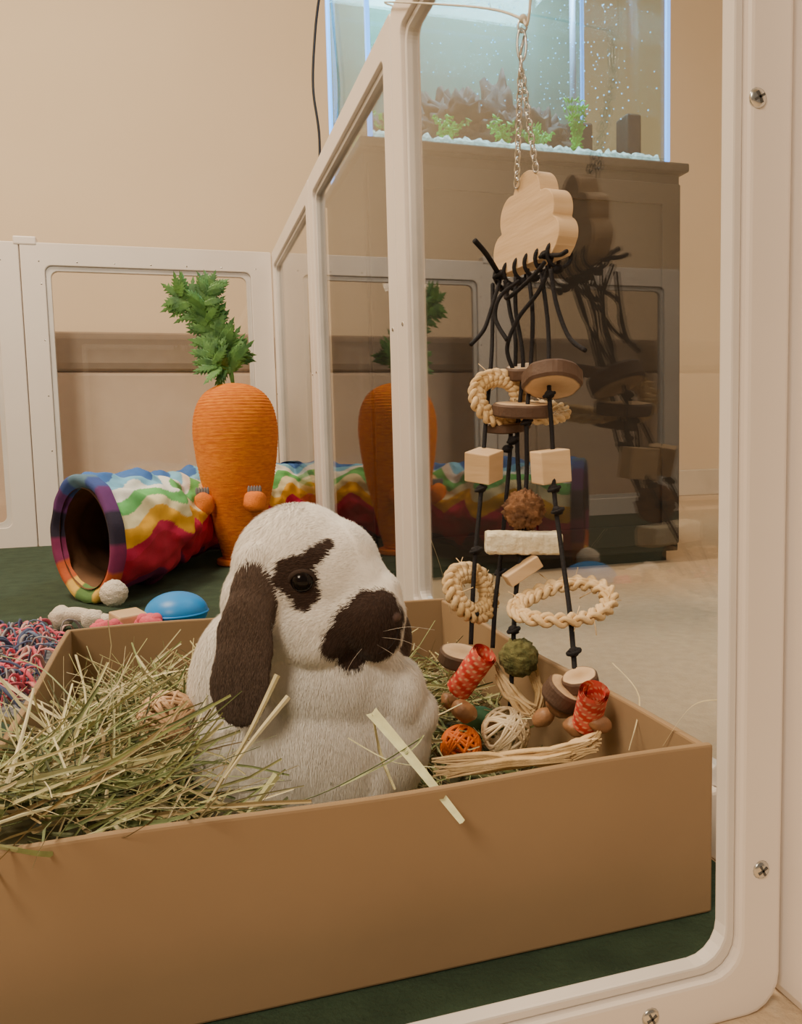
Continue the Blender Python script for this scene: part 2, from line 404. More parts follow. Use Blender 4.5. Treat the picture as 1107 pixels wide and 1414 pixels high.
for i in range(len(pp) - 1):
    for j in range(nseg):
        j2 = (j + 1) % nseg; fs.append((i * nseg + j, (i + 1) * nseg + j, (i + 1) * nseg + j2, i * nseg + j2))
fs.append(tuple(range(nseg)))
mb.add(vs, fs); mb.build("sisal_body", m_orange, car)
mb = MB(); mb.tube([(CX, CY, 0.0045), (CX, CY, 0.016)], 0.045, 48); mb.build("base", m_plushor, car, bevel=0.003, smooth=False)
DC = HEAD.dot(Vector((CX, CY, 0)))
mb = MB()
def leaflet(mb, p, d, n, L, w):
    """flat feathery pinna: a blade with pointed teeth"""
    side = d.cross(n).normalized(); T_ = 6
    for q in range(T_):
        t = q / T_; env = sin(pi * min(1, t * 0.85 + 0.20)) ** 0.8
        b0 = p + d * (L * t) + n * (0.06 * L * sin(t * pi)); b1 = p + d * (L * (t + 1.05 / T_)) + n * (0.06 * L * sin((t + .1) * pi))
        for sg in (-1, 1):
            tip = (b0 + b1) / 2 + side * (sg * w * env * ru(0.85, 1.15)) + d * (w * 0.55 * env) - n * (w * 0.12)
            mid = b0 + side * (sg * w * env * 0.55)
            mid2 = b1 + side * (sg * w * env * 0.45)
            mb.add([b0, mid, tip, mid2, b1], [(0, 1, 2, 3, 4)])
    e0 = p + d * L * 0.95
    mb.add([e0 - side * w * .3, p + d * L * 1.2, e0 + side * w * .3], [(0, 1, 2)])
def frond(mb, pts, n, s0, s1, start=1):
    path = catmull([V(px, py, DC + w) for px, py, w in pts], 8)
    mb.tube(path, [0.0035 * (1 - 0.7 * i / len(path)) for i in range(len(path))], 6)
    for k in range(start, n):
        t = k / (n - 1) * (len(path) - 1); i = min(int(t), len(path) - 2)
        p = path[i].lerp(path[i + 1], t - i); tg = (path[i + 1] - path[i]).normalized()
        s = s0 + (s1 - s0) * k / (n - 1)
        for sg in (-1, 1):
            sd = tg.cross(HEAD).normalized() * sg
            for q in range(2):
                dd = (sd * ru(0.7, 1.0) + tg * ru(0.3, 0.9) + HEAD * ru(-0.2, 0.2)).normalized()
                nn = (-HEAD + Vector((ru(-.3, .3), ru(-.3, .3), ru(-.1, .3)))).normalized()
                leaflet(mb, p + HEAD * ru(-.006, .006), dd, (nn - dd * nn.dot(dd)).normalized(), s * ru(0.8, 1.2), s * 0.30)
    leaflet(mb, path[-1], (path[-1] - path[-2]).normalized(), -HEAD, s1, s1 * 0.3)
frond(mb, [(322, 534, 0), (318, 505, 0), (302, 470, 0), (280, 432, 0), (250, 410, 0)], 16, 0.050, 0.038, 3)
frond(mb, [(286, 450, 0), (283, 420, -0.01), (290, 396, -0.01)], 9, 0.036, 0.028, 0)
frond(mb, [(321, 528, 0), (314, 500, 0.02), (322, 488, 0.02)], 8, 0.036, 0.034, 3)
frond(mb, [(316, 510, 0), (300, 505, -0.02), (292, 492, -0.02)], 7, 0.036, 0.034, 1)
mb.build("leafy_top", m_leafc, car, smooth=False)
for (px, py, dd_) in ((352, 694, 0.075), (280, 696, 0.06)):
    mb = MB(); c = V(px, py, DC - dd_); mb.ell(c, (0.022, 0.017, 0.020), HB, 18, 12, jit=0.2, js=60)
    k1 = mb.build("plush_carrot", m_plushor, car)
    mb = MB()
    for q in range(5): mb.ell(c + RIGHT * (q - 2) * 0.005 + UP * 0.022, (0.003, 0.002, 0.009), HB, 8, 6)
    k2 = mb.build("felt_tuft", m_greyfelt, None); k2.parent = k1

# ------------------------------------------------------------------ rainbow tunnel
def GR(x, d, z): return RIGHT * x + HEAD * d + UP * z
tun = thing("rainbow_tunnel", GR(-0.44, 1.40, 0.004), "crinkled fabric tunnel with wavy rainbow stripes behind the box", "pet tunnel")
RT = 0.091
axis = catmull([GR(-0.462, 1.13, RT + 0.0065), GR(-0.440, 1.24, RT + 0.0065), GR(-0.446, 1.42, RT + 0.0065), GR(-0.415, 1.64, RT + 0.0065), GR(-0.34, 1.79, RT + 0.0065), GR(-0.255, 1.885, RT + 0.0065)], 40)
TDIR0 = GR(0.66, 0.75, 0)
BANDS = [(0.00, (0.02, 0.02, 0.10)), (0.10, (0.16, 0.01, 0.10)), (0.24, (0.55, 0.008, 0.05)), (0.46, (0.70, 0.015, 0.10)), (0.52, (1.0, 0.52, 0.03)), (0.61, (0.95, 0.85, 0.52)), (0.68, (0.16, 0.55, 0.16)), (0.76, (0.92, 0.92, 0.86)), (0.83, (0.22, 0.54, 0.80)), (0.92, (0.05, 0.16, 0.48))]
def band(t, tb=BANDS):
    c = tb[0][1]
    for a, k in tb:
        if t >= a: c = k
    return c
def axdir(i):
    k = len(axis); t = (axis[min(i + 1, k - 1)] - axis[max(i - 1, 0)]).normalized()
    if i < 36: t = (TDIR0 * (1 - i / 36) + t * (i / 36)).normalized()
    return t
def tunnel_mesh(mb, r0, wr):
    vs = []; cols = []; n = 300; k = len(axis); tot = 0
    for i in range(k):
        t = axdir(i); sd = t.cross(UP).normalized()
        if i: tot += (axis[i] - axis[i - 1]).length
        for j in range(n):
            a = 2 * pi * j / n
            w = wr * (noise.noise(Vector((cos(a) * 1.6, sin(a) * 1.6, tot * 13))) + 0.5 * noise.noise(Vector((cos(a) * 4, sin(a) * 4, tot * 34))))
            end = min(1.0, min(i, k - 1 - i) / 10)
            r = r0 + w * end - 0.006 * end * (0.5 - 0.5 * cos(tot / 0.15 * 2 * pi))
            q = axis[i] + sd * (r * sin(a)) - UP * (r * cos(a)); q.z = max(q.z, 0.0055)
            vs.append(q)
            f = 1 - abs(1 - (a / pi))
            f = min(max(f + 0.055 * sin(tot / 0.13 * 2 * pi + 0.8), 0), 0.999)
            cols.append(band(f))
    fs = []
    for i in range(k - 1):
        for j in range(n):
            j2 = (j + 1) % n; fs.append((i * n + j, i * n + j2, (i + 1) * n + j2, (i + 1) * n + j))
    mb.add(vs, fs, cols)
mb = MB(); tunnel_mesh(mb, RT, 0.014)
mb.build("striped_cover", m_vcol, tun, usecol=True)
mb = MB(); tunnel_mesh(mb, RT - 0.017, 0.002); mb.build("lining", m_lining, tun)
RIMB = [(0.0, (0.12, 0.25, 0.08)), (0.10, (0.8, 0.5, 0.1)), (0.2, (0.5, 0.10, 0.03)), (0.35, (0.20, 0.02, 0.10)), (0.5, (0.02, 0.015, 0.04)), (0.65, (0.12, 0.03, 0.16)), (0.8, (0.04, 0.08, 0.3)), (0.9, (0.1, 0.2, 0.3))]
for idx in (0, len(axis) - 1):
    mb = MB(); t = axdir(idx); sd = t.cross(UP).normalized()
    vs = []; cols = []; n = 96; fs = []
    for r_, o_ in ((RT + 0.003, 0.014), (RT + 0.004, -0.002), (RT - 0.001, -0.006), (RT - 0.009, -0.004), (RT - 0.018, 0.008)):
        for j in range(n):
            a = 2 * pi * j / n; r2 = r_ + 0.004 * noise.noise(Vector((cos(a) * 3, sin(a) * 3, r_ * 50)))
            q = axis[idx] + sd * (r2 * sin(a)) - UP * (r2 * cos(a)) + t * o_ * (1 if idx == 0 else -1); q.z = max(q.z, 0.005); vs.append(q)
            f = 1 - abs(1 - (a / pi)); cols.append(band(f, RIMB))
    for i in range(4):
        for j in range(n):
            j2 = (j + 1) % n; fs.append((i * n + j, i * n + j2, (i + 1) * n + j2, (i + 1) * n + j))
    mb.add(vs, fs, cols); mb.build("rim", m_vcol, tun, usecol=True)
mb = MB(); pc = V(157, 819, 1.05); mb.ell(pc, (0.018, 0.018, 0.018), None, 40, 28, jit=0.12, js=320)
mb.build("pompom", m_cream, tun)

# ------------------------------------------------------------------ small toys behind the box
def onfloor(px, py, z=0.004):
    r = raydir(px, py); t = (z - CAM.z) / r.z; return CAM + r * t
c = onfloor(245, 872); c.z = 0.004
bt = thing("treat_ball", c, "blue rubber treat ball on the green mat", "ball")
mb = MB(); mb.ell(c + UP * 0.0245, (0.037, 0.037, 0.024), None, 36, 20); mb.build("body", m_blue, bt)
mb = MB(); mb.tube([c + UP * 0.024 + RIGHT * 0.0368 * cos(a) + HEAD * 0.0368 * sin(a) for a in [2 * pi * i / 48 for i in range(48)]], 0.0016, 6, closed=True); mb.build("seam_ridge", m_blue, bt)
c = onfloor(105, 870); pl = thing("rope_chew", c, "cream knotted rope chew on the mat beside the ball", "pet toy")
mb = MB()
mb.ell(c + UP * 0.016 - RIGHT * 0.018, (0.014, 0.013, 0.014), None, 18, 12, jit=0.3, js=120); mb.ell(c + UP * 0.014 + RIGHT * 0.02, (0.015, 0.013, 0.0125), None, 18, 12, jit=0.3, js=120)
mb.tube(catmull([c + UP * 0.016 - RIGHT * 0.02, c + UP * 0.020, c + UP * 0.015 + RIGHT * 0.02], 8), 0.009, 12)
mb.build("knotted_rope", m_cream, pl)
mb = MB(); mb.tube([c + UP * 0.015 + RIGHT * 0.032, c + UP * 0.008 + RIGHT * 0.046], [0.006, 0.010], 12); mb.build("frayed_end", m_cream, pl)
c = onfloor(178, 880); mb = MB(); mb.box(c + UP * 0.0165, (0.035, 0.03, 0.028), Matrix.Rotation(0.5, 3, 'Z') @ Matrix.Rotation(0.12, 3, 'X'))
mb.build("wooden_block", m_pine, None, smooth=False, bevel=0.002, label="small pale wooden block on the green mat", category="toy block")
for (qx, qy) in ((208, 884), (150, 893)):
    c = onfloor(qx, qy); mb = MB(); mb.ell(c + UP * 0.015, (0.018, 0.012, 0.0145), HB, 20, 12, jit=0.5, js=90); mb.ell(c + UP * 0.024 + RIGHT * 0.008, (0.007, 0.006, 0.008), HB, 12, 8); mb.ell(c + UP * 0.024 - RIGHT * 0.008, (0.007, 0.006, 0.008), HB, 12, 8)
    mb.build("pink_plush_toy", m_pink, None, label="small pink plush toy beside the wooden block", category="pet toy", group="small pink plush toys")

sm = thing("snuffle_mat", (-0.27, 0.86, 0.004), "shaggy pink and blue fleece snuffle mat beyond the box", "snuffle mat")
sbox("backing", (-0.50, 0.69, 0.0045), (-0.125, 1.00, 0.008), m_greyfelt, 0.001, sm)
mb = MB(); pal = [(0.75, 0.13, 0.20), (0.80, 0.28, 0.30), (0.75, 0.13, 0.20), (0.16, 0.22, 0.36), (0.36, 0.34, 0.36), (0.08, 0.10, 0.2), (0.70, 0.46, 0.42)]
for k in range(1200):
    x = ru(-0.49, -0.135); y = ru(0.70, 0.99); a = ru(0, 2 * pi); h = ru(0.014, 0.032); l = ru(0.012, 0.028); w = ru(0.003, 0.005)
    dv = Vector((cos(a), sin(a), 0)); sd = Vector((-sin(a), cos(a), 0)) * w
    pts = catmull([Vector((x, y, 0.010)), Vector((x, y, 0)) + dv * l * 0.3 + UP * h, Vector((x, y, 0)) + dv * l + UP * h * 0.9, Vector((x, y, 0)) + dv * l * 1.5 + UP * h * 0.4 + sd], 3)
    mb.tube(pts, [w * 0.5] * (len(pts) - 1) + [w * 0.3], 5, flat=0.45, col=random.choice(pal))
mb.build("fleece_strips", m_vcol, sm, usecol=True, kind="stuff")

# ------------------------------------------------------------------ cardboard box
BX0, BX1, BY0, BY1, BH = -0.088, 0.2255, 0.289, 0.655, 0.0830
mb = MB(); t = 0.004; n = 24
def wallstrip(mb, a, b, nrm, h, t, bow=0.0):
    a = Vector(a); b = Vector(b); vs = []
    for i in range(n + 1):
        u = i / n; p = a.lerp(b, u)
        for (z, o) in ((0.0045, 0), (h + 0.001 * sin(u * 9), bow * sin(pi * u)), (h + 0.001 * sin(u * 9), bow * sin(pi * u) + t), (0.0045, t)):
            vs.append(p + nrm * o + UP * z)
    fs = []
    for i in range(n):
        for j in range(4):
            j2 = (j + 1) % 4; fs.append((i * 4 + j, (i + 1) * 4 + j, (i + 1) * 4 + j2, i * 4 + j2))
    fs.append((0, 1, 2, 3)); fs.append((n * 4 + 3, n * 4 + 2, n * 4 + 1, n * 4))
    mb.add(vs, fs)
wallstrip(mb, (BX0, BY0, 0), (BX1, BY0, 0), Y, BH, t)
wallstrip(mb, (BX0, BY1, 0), (BX1, BY1, 0), -Y, BH, t)
wallstrip(mb, (BX0, BY0 + t, 0), (BX0, BY1 - t, 0), X, BH, t)
wallstrip(mb, (BX1, BY0 + t, 0), (BX1, BY1 - t, 0), -X, BH - 0.001, t)
mb.box2((BX0 + t, BY0 + t, 0.0045), (BX1 - t, BY1 - t, 0.0085))
mb.build("cardboard_box", m_card, None, smooth=False, bevel=0.0012, label="open brown cardboard box filled with hay", category="cardboard box")

# ------------------------------------------------------------------ rabbit
D0 = 0.425; K = D0 / FPX
def RP(px, py, w): return V(px, py, D0 - w * K)
ear_parts = []
mb = MB()
def E(px, py, w, a, b, c, tilt=0.0, turn=0.0, ear=False):
    R3 = HB @ Matrix.Rotation(radians(turn), 3, 'Z') @ Matrix.Rotation(radians(tilt), 3, 'Y')
    cen = RP(px, py, w); rr = (a * K, c * K, b * K)
    mb.ell(cen, rr, R3, 32, 22)
    if ear: ear_parts.append((cen, R3.inverted(), rr))
# body (a=half width, b=half height, c=half depth)
E(378, 1050, -20, 120, 150, 88)
E(352, 1080, -5, 92, 92, 86)
E(345, 965, -40, 90, 140, 70)
E(395, 925, -28, 100, 118, 68)
E(455, 1040, 0, 92, 130, 78)
E(455, 935, 2, 92, 95, 70)           # chest flowing out of the neck
E(500, 945, -2, 68, 78, 58)
E(520, 1015, -10, 78, 105, 60)
E(548, 960, 2, 42, 58, 44)           # shoulder
E(572, 985, -4, 34, 40, 34)          # folded forearm
E(330, 1135, 45, 66, 22, 46)         # hind foot
E(512, 1078, 24, 36, 74, 34, 6); E(530, 1142, 36, 34, 12, 28)
E(438, 1072, 44, 38, 80, 32, 3); E(450, 1142, 58, 32, 12, 28)
E(265, 1115, -60, 28, 28, 32)        # tail
# head
E(412, 788, 6, 92, 94, 84)
E(390, 832, 4, 84, 82, 80)
E(434, 852, 12, 80, 70, 78)
E(452, 786, 14, 74, 72, 68)
E(487, 798, 26, 50, 42, 48, 20)      # nose bridge
E(507, 848, 44, 52, 48, 52)          # muzzle
E(520, 872, 46, 36, 40, 40)
E(522, 822, 36, 33, 34, 34)
E(440, 880, 40, 54, 42, 50)          # cheek
E(432, 768, 62, 34, 20, 20, 20)      # brow
# near ear: thin hanging flap
E(354, 784, 66, 28, 34, 24, 0, 0)
E(347, 836, 86, 34, 56, 11, 4, -14, ear=True)
E(337, 893, 96, 43, 70, 8, 4, -14, ear=True)
E(331, 945, 100, 44, 60, 7, 6, -12, ear=True)
# far ear
E(522, 830, -50, 24, 36, 22, 0, 0)
E(553, 880, -36, 17, 40, 20, 0, 0, ear=True)
me = bpy.data.meshes.new("tmp"); me.from_pydata(mb.v, [], mb.f); me.update()
tmp = bpy.data.objects.new("tmp", me); COLL.objects.link(tmp)
md = tmp.modifiers.new("r", 'REMESH'); md.mode = 'VOXEL'; md.voxel_size = 0.0016
md = tmp.modifiers.new("s", 'SMOOTH'); md.factor = 0.6; md.iterations = 14
dg = bpy.context.evaluated_depsgraph_get()
bm_ = bpy.data.meshes.new_from_object(tmp.evaluated_get(dg)); bm_.name = "rabbit"
bpy.data.objects.remove(tmp)
bvh = BVHTree.FromPolygons([v.co.copy() for v in bm_.vertices], [tuple(p.vertices) for p in bm_.polygons])
def hit(px, py):
    loc, nr, _, _ = bvh.ray_cast(CAM, raydir(px, py)); return loc, nr
spots = []
for (px, py, r) in ((492, 868, 38), (508, 838, 28), (526, 860, 34), (472, 885, 28), (500, 896, 30), (532, 832, 24), (545, 858, 26),
                    (485, 902, 26), (510, 902, 28), (528, 890, 28), (540, 880, 24), (462, 894, 20),
                    (413, 804, 29), (394, 784, 14), (408, 779, 14), (424, 778, 15), (435, 768, 15), (445, 760, 13), (455, 752, 10), (420, 830, 16), (392, 800, 16), (432, 822, 14)):
    h, _ = hit(px, py)
    if h: spots.append((h, r * K * 0.92))
WHITE = (0.95, 0.91, 0.86); DARK = (0.050, 0.031, 0.025); EARC = (0.100, 0.070, 0.057)
def furcol(p, soft=0.0):
    nz = 0.05 * noise.noise(p * 160) + 0.07 * noise.noise(p * 500) + soft
    for cen, Ri, rr in ear_parts:
        q = Ri @ (p - cen); e = math.sqrt((q.x / rr[0]) ** 2 + (q.y / (rr[1] * 2.0)) ** 2 + (q.z / rr[2]) ** 2)
        if e < 1.08 + nz * 0.5: return EARC
    for c, r in spots:
        if (p - c).length < r * (1 + nz): return DARK
    return WHITE
rab = bpy.data.objects.new("rabbit", bm_); bm_.materials.clear(); bm_.materials.append(m_skin)
bm_.polygons.foreach_set("use_smooth", [True] * len(bm_.polygons))
a = bm_.color_attributes.new("Col", 'FLOAT_COLOR', 'POINT'); fl = []
for v in bm_.vertices:
    c = furcol(v.co, -0.05); fl += [c[0], c[1], c[2], 1]
a.data.foreach_set("color", fl)
finish(rab, None, "white lop-eared rabbit with dark brown ears sitting in hay", "rabbit")
nose_h, nose_n = hit(545, 848)
if nose_h is None: nose_h, nose_n = hit(530, 855)
bm_.calc_loop_triangles()
tris = []; cum = []; tot = 0
vsn = [v.co.copy() for v in bm_.vertices]; vnn = [v.normal.copy() for v in bm_.vertices]
for tr in bm_.loop_triangles:
    tot += tr.area; cum.append(tot); tris.append(tuple(tr.vertices))
import bisect
NF = 190000
fv = []; ff = []; fc = []; fn = []
headc = RP(440, 820, 0)
eye_h, eye_n = hit(417, 803)
for k in range(NF):
    i = bisect.bisect_left(cum, rnd() * tot); i = min(i, len(tris) - 1)
    A, B, C = tris[i]; s1 = math.sqrt(rnd()); r2 = rnd(); w0, w1, w2 = 1 - s1, s1 * (1 - r2), s1 * r2
    p = vsn[A] * w0 + vsn[B] * w1 + vsn[C] * w2; n_ = (vnn[A] * w0 + vnn[B] * w1 + vnn[C] * w2).normalized()
    if (p - eye_h).length < 0.0050: continue
    hd = (p - headc).length
    away = (p - nose_h); al = away.length
    wh = max(0.0, min(1.0, (0.055 - hd) / 0.02))
    flow = away.normalized() * wh * 1.2 + Vector((0, 0, -1)) * (1.1 - wh * 0.7) + Vector((noise.noise(p * 50), noise.noise(p * 50 + Vector((9, 0, 0))), noise.noise(p * 50 + Vector((0, 9, 0))))) * 0.35
    flow = flow - n_ * flow.dot(n_)
    if flow.length < 1e-4: continue
    flow.normalize()
    c = furcol(p, ru(-.22, .14))
    Lf = (0.0034 if hd > 0.05 else 0.0018 + 0.0014 * min(1, al / 0.06)) * ru(0.6, 1.2)
    if c is EARC: Lf = 0.0018 * ru(.6, 1.2)
    d1 = (flow * 0.9 + n_ * 0.30 + Vector((ru(-1, 1), ru(-1, 1), ru(-1, 1))) * 0.20).normalized()
    sd = d1.cross(n_).normalized() * (0.00013 if hd > 0.05 else 0.00011)
    j = ru(0.95, 1.05)
    if c is not WHITE: j = ru(0.7, 1.6)
    c = (min(c[0] * j, 0.97), min(c[1] * j, 0.96), min(c[2] * j, 0.94))
    o = len(fv); mid = p + d1 * Lf * 0.55; tip = p + d1 * Lf - n_ * Lf * 0.12 + flow * Lf * 0.1
    fv += [p - sd, p + sd, mid + sd * 0.8, mid - sd * 0.8, tip]; ff += [(o, o + 1, o + 2, o + 3), (o + 3, o + 2, o + 4)]
    fc += [c] * 5; fn += [n_] * 5
fme = bpy.data.meshes.new("fur"); fme.from_pydata([tuple(p) for p in fv], [], ff); fme.update()
a = fme.color_attributes.new("Col", 'FLOAT_COLOR', 'POINT'); fl = []
for c in fc: fl += [c[0], c[1], c[2], 1]
a.data.foreach_set("color", fl); fme.materials.append(m_fur)
fme.polygons.foreach_set("use_smooth", [True] * len(fme.polygons))
fme.normals_split_custom_set_from_vertices([tuple(n_) for n_ in fn])
fo = bpy.data.objects.new("fur", fme); COLL.objects.link(fo); fo.parent = rab; fo["kind"] = "stuff"
h, n_ = eye_h, eye_n
mb = MB(); mb.ell(h - n_ * 0.0032, (0.0066, 0.0066, 0.0066), None, 24, 16); mb.build("eye", m_eye, rab)
up_t = (UP - n_ * UP.dot(n_)).normalized(); sd_t = up_t.cross(n_)
mlid = mat("eyelid_skin", (0.050, 0.034, 0.028), None, 50, 0.9, spec=0.1)
mb = MB()
mb.tube([h - n_ * 0.0004 + sd_t * (0.0064 * cos(a)) + up_t * (0.0043 * sin(a) + 0.0006) for a in [pi * (-0.08 + 1.16 * i / 18) for i in range(19)]], [0.0006 + 0.0012 * sin(pi * i / 18) for i in range(19)], 8)
mb.tube([h - n_ * 0.0006 + sd_t * (0.0062 * cos(a)) - up_t * (0.0050 * sin(a)) for a in [pi * (1.0 * i / 18) for i in range(19)]], [0.0004 + 0.0006 * sin(pi * i / 18) for i in range(19)], 8)
mb.build("eyelid", mlid, rab)
h, n_ = hit(548, 852)
if h:
    Mz = dirM(n_); mb = MB(); mb.ell(h - n_ * 0.0006, (0.0038, 0.0028, 0.0018), Mz, 16, 10); mb.build("nose", m_nose, rab)
mb = MB(); pts = []
for (px, py) in ((549, 866), (545, 882), (535, 895), (522, 902)):
    h, n_ = hit(px, py)
    if h: pts.append(h + n_ * 0.0006)
if len(pts) > 2: mb.tube(catmull(pts, 5), 0.0005, 6); mb.build("mouth", mat("mouth_line", (0.02, 0.012, 0.01), None, 50, 0.9), rab)
mb = MB()
for (px, py, ex, ey) in ((525, 880, 590, 900), (520, 890, 575, 935), (500, 895, 470, 945), (528, 872, 600, 870)):
    h, n_ = hit(px, py)
    if h: mb.tube(catmull([h, (h + V(ex, ey, D0 - 0.03)) / 2 + UP * 0.002, V(ex, ey, D0 - 0.025)], 5), 0.00008, 4)
mb.build("whiskers", m_cream, rab)

# ------------------------------------------------------------------ hay
def sst(a, b, x):
    t = min(1, max(0, (x - a) / (b - a))); return t * t * (3 - 2 * t)
def hz(x, y):
    u = (x - BX0) / (BX1 - BX0); v = (y - BY0) / (BY1 - BY0)
    z = 0.053 + 0.016 * noise.noise(Vector((x, y, 0)) * 20)
    z += 0.028 * (1 - sst(0.10, 0.55, v)) * (1 - sst(0.12, 0.26, u))
    z += 0.012 * (1 - sst(0.0, 0.2, u)) * (1 - sst(0.55, 0.8, v))
    z -= 0.048 * sst(0.20, 0.32, u) * (1 - sst(0.35, 0.6, v))
    z -= 0.020 * sst(0.55, 0.75, u) * sst(0.45, 0.7, v)
    z -= 0.022 * sst(0.62, 0.9, v) * (1 - sst(0.5, 0.7, u))
    return max(z, 0.016)
HAYC = [(0.46, 0.46, 0.20), (0.29, 0.34, 0.13), (0.56, 0.51, 0.26), (0.78, 0.70, 0.44), (0.21, 0.27, 0.11), (0.40, 0.33, 0.16), (0.52, 0.52, 0.27), (0.31, 0.38, 0.16), (0.14, 0.16, 0.07), (0.70, 0.65, 0.39), (0.34, 0.25, 0.11)]
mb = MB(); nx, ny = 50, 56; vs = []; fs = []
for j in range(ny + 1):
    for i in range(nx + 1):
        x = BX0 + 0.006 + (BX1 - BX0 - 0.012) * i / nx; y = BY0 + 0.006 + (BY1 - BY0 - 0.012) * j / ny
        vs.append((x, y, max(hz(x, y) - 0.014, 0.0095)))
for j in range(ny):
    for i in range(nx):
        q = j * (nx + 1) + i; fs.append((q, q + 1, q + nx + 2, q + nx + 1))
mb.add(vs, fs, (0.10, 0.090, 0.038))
def ribbon(mb, p0, dv, L, w, bend, col, nseg=5, pts=None):
    if pts is None:
        pts = []; p = Vector(p0); d = dv.copy()
        ax = Vector((ru(-1, 1), ru(-1, 1), ru(-1, 1))).normalized()
        for k in range(nseg + 1):
            pts.append(p.copy()); p += d * (L / nseg); d = Matrix.Rotation(bend / nseg, 3, ax) @ d
    vs = []; roll = ru(0, pi)
    for k, p in enumerate(pts):
        tg = (pts[min(k + 1, len(pts) - 1)] - pts[max(k - 1, 0)]).normalized()
        s_ = tg.cross(Vector((0.3, 0.2, 1))).normalized(); s_ = Matrix.Rotation(roll, 3, tg) @ s_
        wk = w * (1 - 0.6 * k / len(pts))
        n2 = tg.cross(s_) * wk * 0.25
        vs += [p - s_ * wk / 2, p + n2, p + s_ * wk / 2]
    fs = []
    for k in range(len(pts) - 1):
        fs += [(3 * k, 3 * k + 1, 3 * k + 4, 3 * k + 3), (3 * k + 1, 3 * k + 2, 3 * k + 5, 3 * k + 4)]
    mb.add(vs, fs, col)
cnt = 0; tries = 0
while cnt < 6600 and tries < 80000:
    tries += 1
    x = ru(BX0 + 0.008, BX1 - 0.008); y = ru(BY0 + 0.008, BY1 - 0.008)
    if x > 0.06 and rnd() < 0.5: continue
    h = hz(x, y); a = ru(0, 2 * pi); el = ru(-0.3, 0.5)
    dv = Vector((cos(a) * cos(el), sin(a) * cos(el), sin(el))); L = ru(0.015, 0.085)
    if h < 0.03: L *= 0.6
    p0 = Vector((x, y, h - ru(-0.003, 0.013)))
    e = p0 + dv * L
    if (e.x < BX0 + 0.007 or e.x > BX1 - 0.007 or e.y < BY0 + 0.007 or e.y > BY1 - 0.007):
        if not (p0.z > 0.055 and e.z > 0.081 and e.y > 0.256): continue
    c = random.choice(HAYC); j = ru(0.65, 1.15); c = tuple(q * j for q in c)
    wd = ru(0.0006, 0.0020) if rnd() < 0.8 else ru(0.0022, 0.0040)
    ribbon(mb, p0, dv, L, wd, ru(-1.2, 1.2), c, 4)
    cnt += 1
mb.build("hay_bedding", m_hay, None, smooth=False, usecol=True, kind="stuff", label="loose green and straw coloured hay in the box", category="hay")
STALKS = [
 ([(512, 982, .355), (570, 1050, .325), (638, 1135, .292)], 0.0056, (0.66, 0.66, 0.38)),
 ([(383, 932, .352), (340, 1020, .340), (278, 1124, .322)], 0.0028, (0.70, 0.62, 0.36)),
 ([(398, 962, .35), (352, 1018, .338), (310, 1075, .33)], 0.0028, (0.72, 0.64, 0.40)),
 ([(582, 1018, .335), (510, 1062, .328), (420, 1104, .32), (290, 1132, .31)], 0.0022, (0.24, 0.32, 0.14)),
 ([(382, 1070, .335), (338, 1130, .325)], 0.0038, (0.62, 0.62, 0.32)),
 ([(0, 938, .43), (70, 985, .42), (150, 1020, .41)], 0.0024, (0.76, 0.68, 0.44)),
 ([(105, 905, .50), (118, 960, .47), (120, 1040, .42)], 0.0028, (0.70, 0.64, 0.38)),
 ([(180, 985, .42), (225, 1060, .37), (262, 1130, .33)], 0.0024, (0.50, 0.49, 0.26)),
 ([(0, 1085, .32), (50, 1125, .30), (72, 1190, .277)], 0.0020, (0.72, 0.66, 0.42)),
 ([(480, 1020, .35), (540, 1052, .345), (600, 1060, .34)], 0.0026, (0.66, 0.64, 0.38)),
 ([(845, 915, .42), (882, 962, .40), (868, 1036, .38)], 0.0012, (0.66, 0.56, 0.34)),
 ([(1000, 966, .350), (955, 975, .352), (915, 1030, .368)], 0.0008, (0.66, 0.56, 0.34)),
 ([(595, 745, .62), (610, 790, .64), (622, 850, .665)], 0.0008, (0.70, 0.60, 0.40)),
 ([(515, 985, .355), (525, 1040, .35), (545, 1090, .34)], 0.0034, (0.60, 0.55, 0.30)),
 ([(30, 1000, .39), (10, 1060, .36), (45, 1130, .32)], 0.0022, (0.40, 0.43, 0.20)),
 ([(250, 930, .46), (175, 960, .44), (100, 940, .46)], 0.0018, (0.5, 0.48, 0.26)),
 ([(470, 1085, .33), (560, 1040, .33), (585, 1015, .335)], 0.0014, (0.40, 0.44, 0.22)),
 ([(0, 905, .46), (60, 925, .45), (130, 1000, .42)], 0.0018, (0.34, 0.40, 0.20)),
 ([(230, 1100, .325), (310, 1120, .318), (400, 1108, .318)], 0.0012, (0.30, 0.36, 0.16)),
 ([(260, 1135, .31), (330, 1105, .322), (420, 1085, .332)], 0.0014, (0.56, 0.54, 0.28)),
 ([(0, 1168, .272), (90, 1162, .278), (210, 1120, .30)], 0.0022, (0.68, 0.64, 0.38)),
 ([(10, 1040, .36), (90, 1100, .33), (190, 1150, .30)], 0.0022, (0.46, 0.48, 0.24)),
 ([(170, 950, .45), (140, 1020, .42), (60, 1060, .38)], 0.0030, (0.74, 0.68, 0.44)),
]
for pts, w, col in STALKS:
    mb = MB(); P = catmull([V(*q) for q in pts], 6)
    ribbon(mb, None, None, 0, w, 0, col, pts=P)
    mb.build("hay_stalk", m_hay, None, smooth=False, usecol=True, label="long dry hay stalk poking out of the box", category="hay stalk", group="long hay stalks")

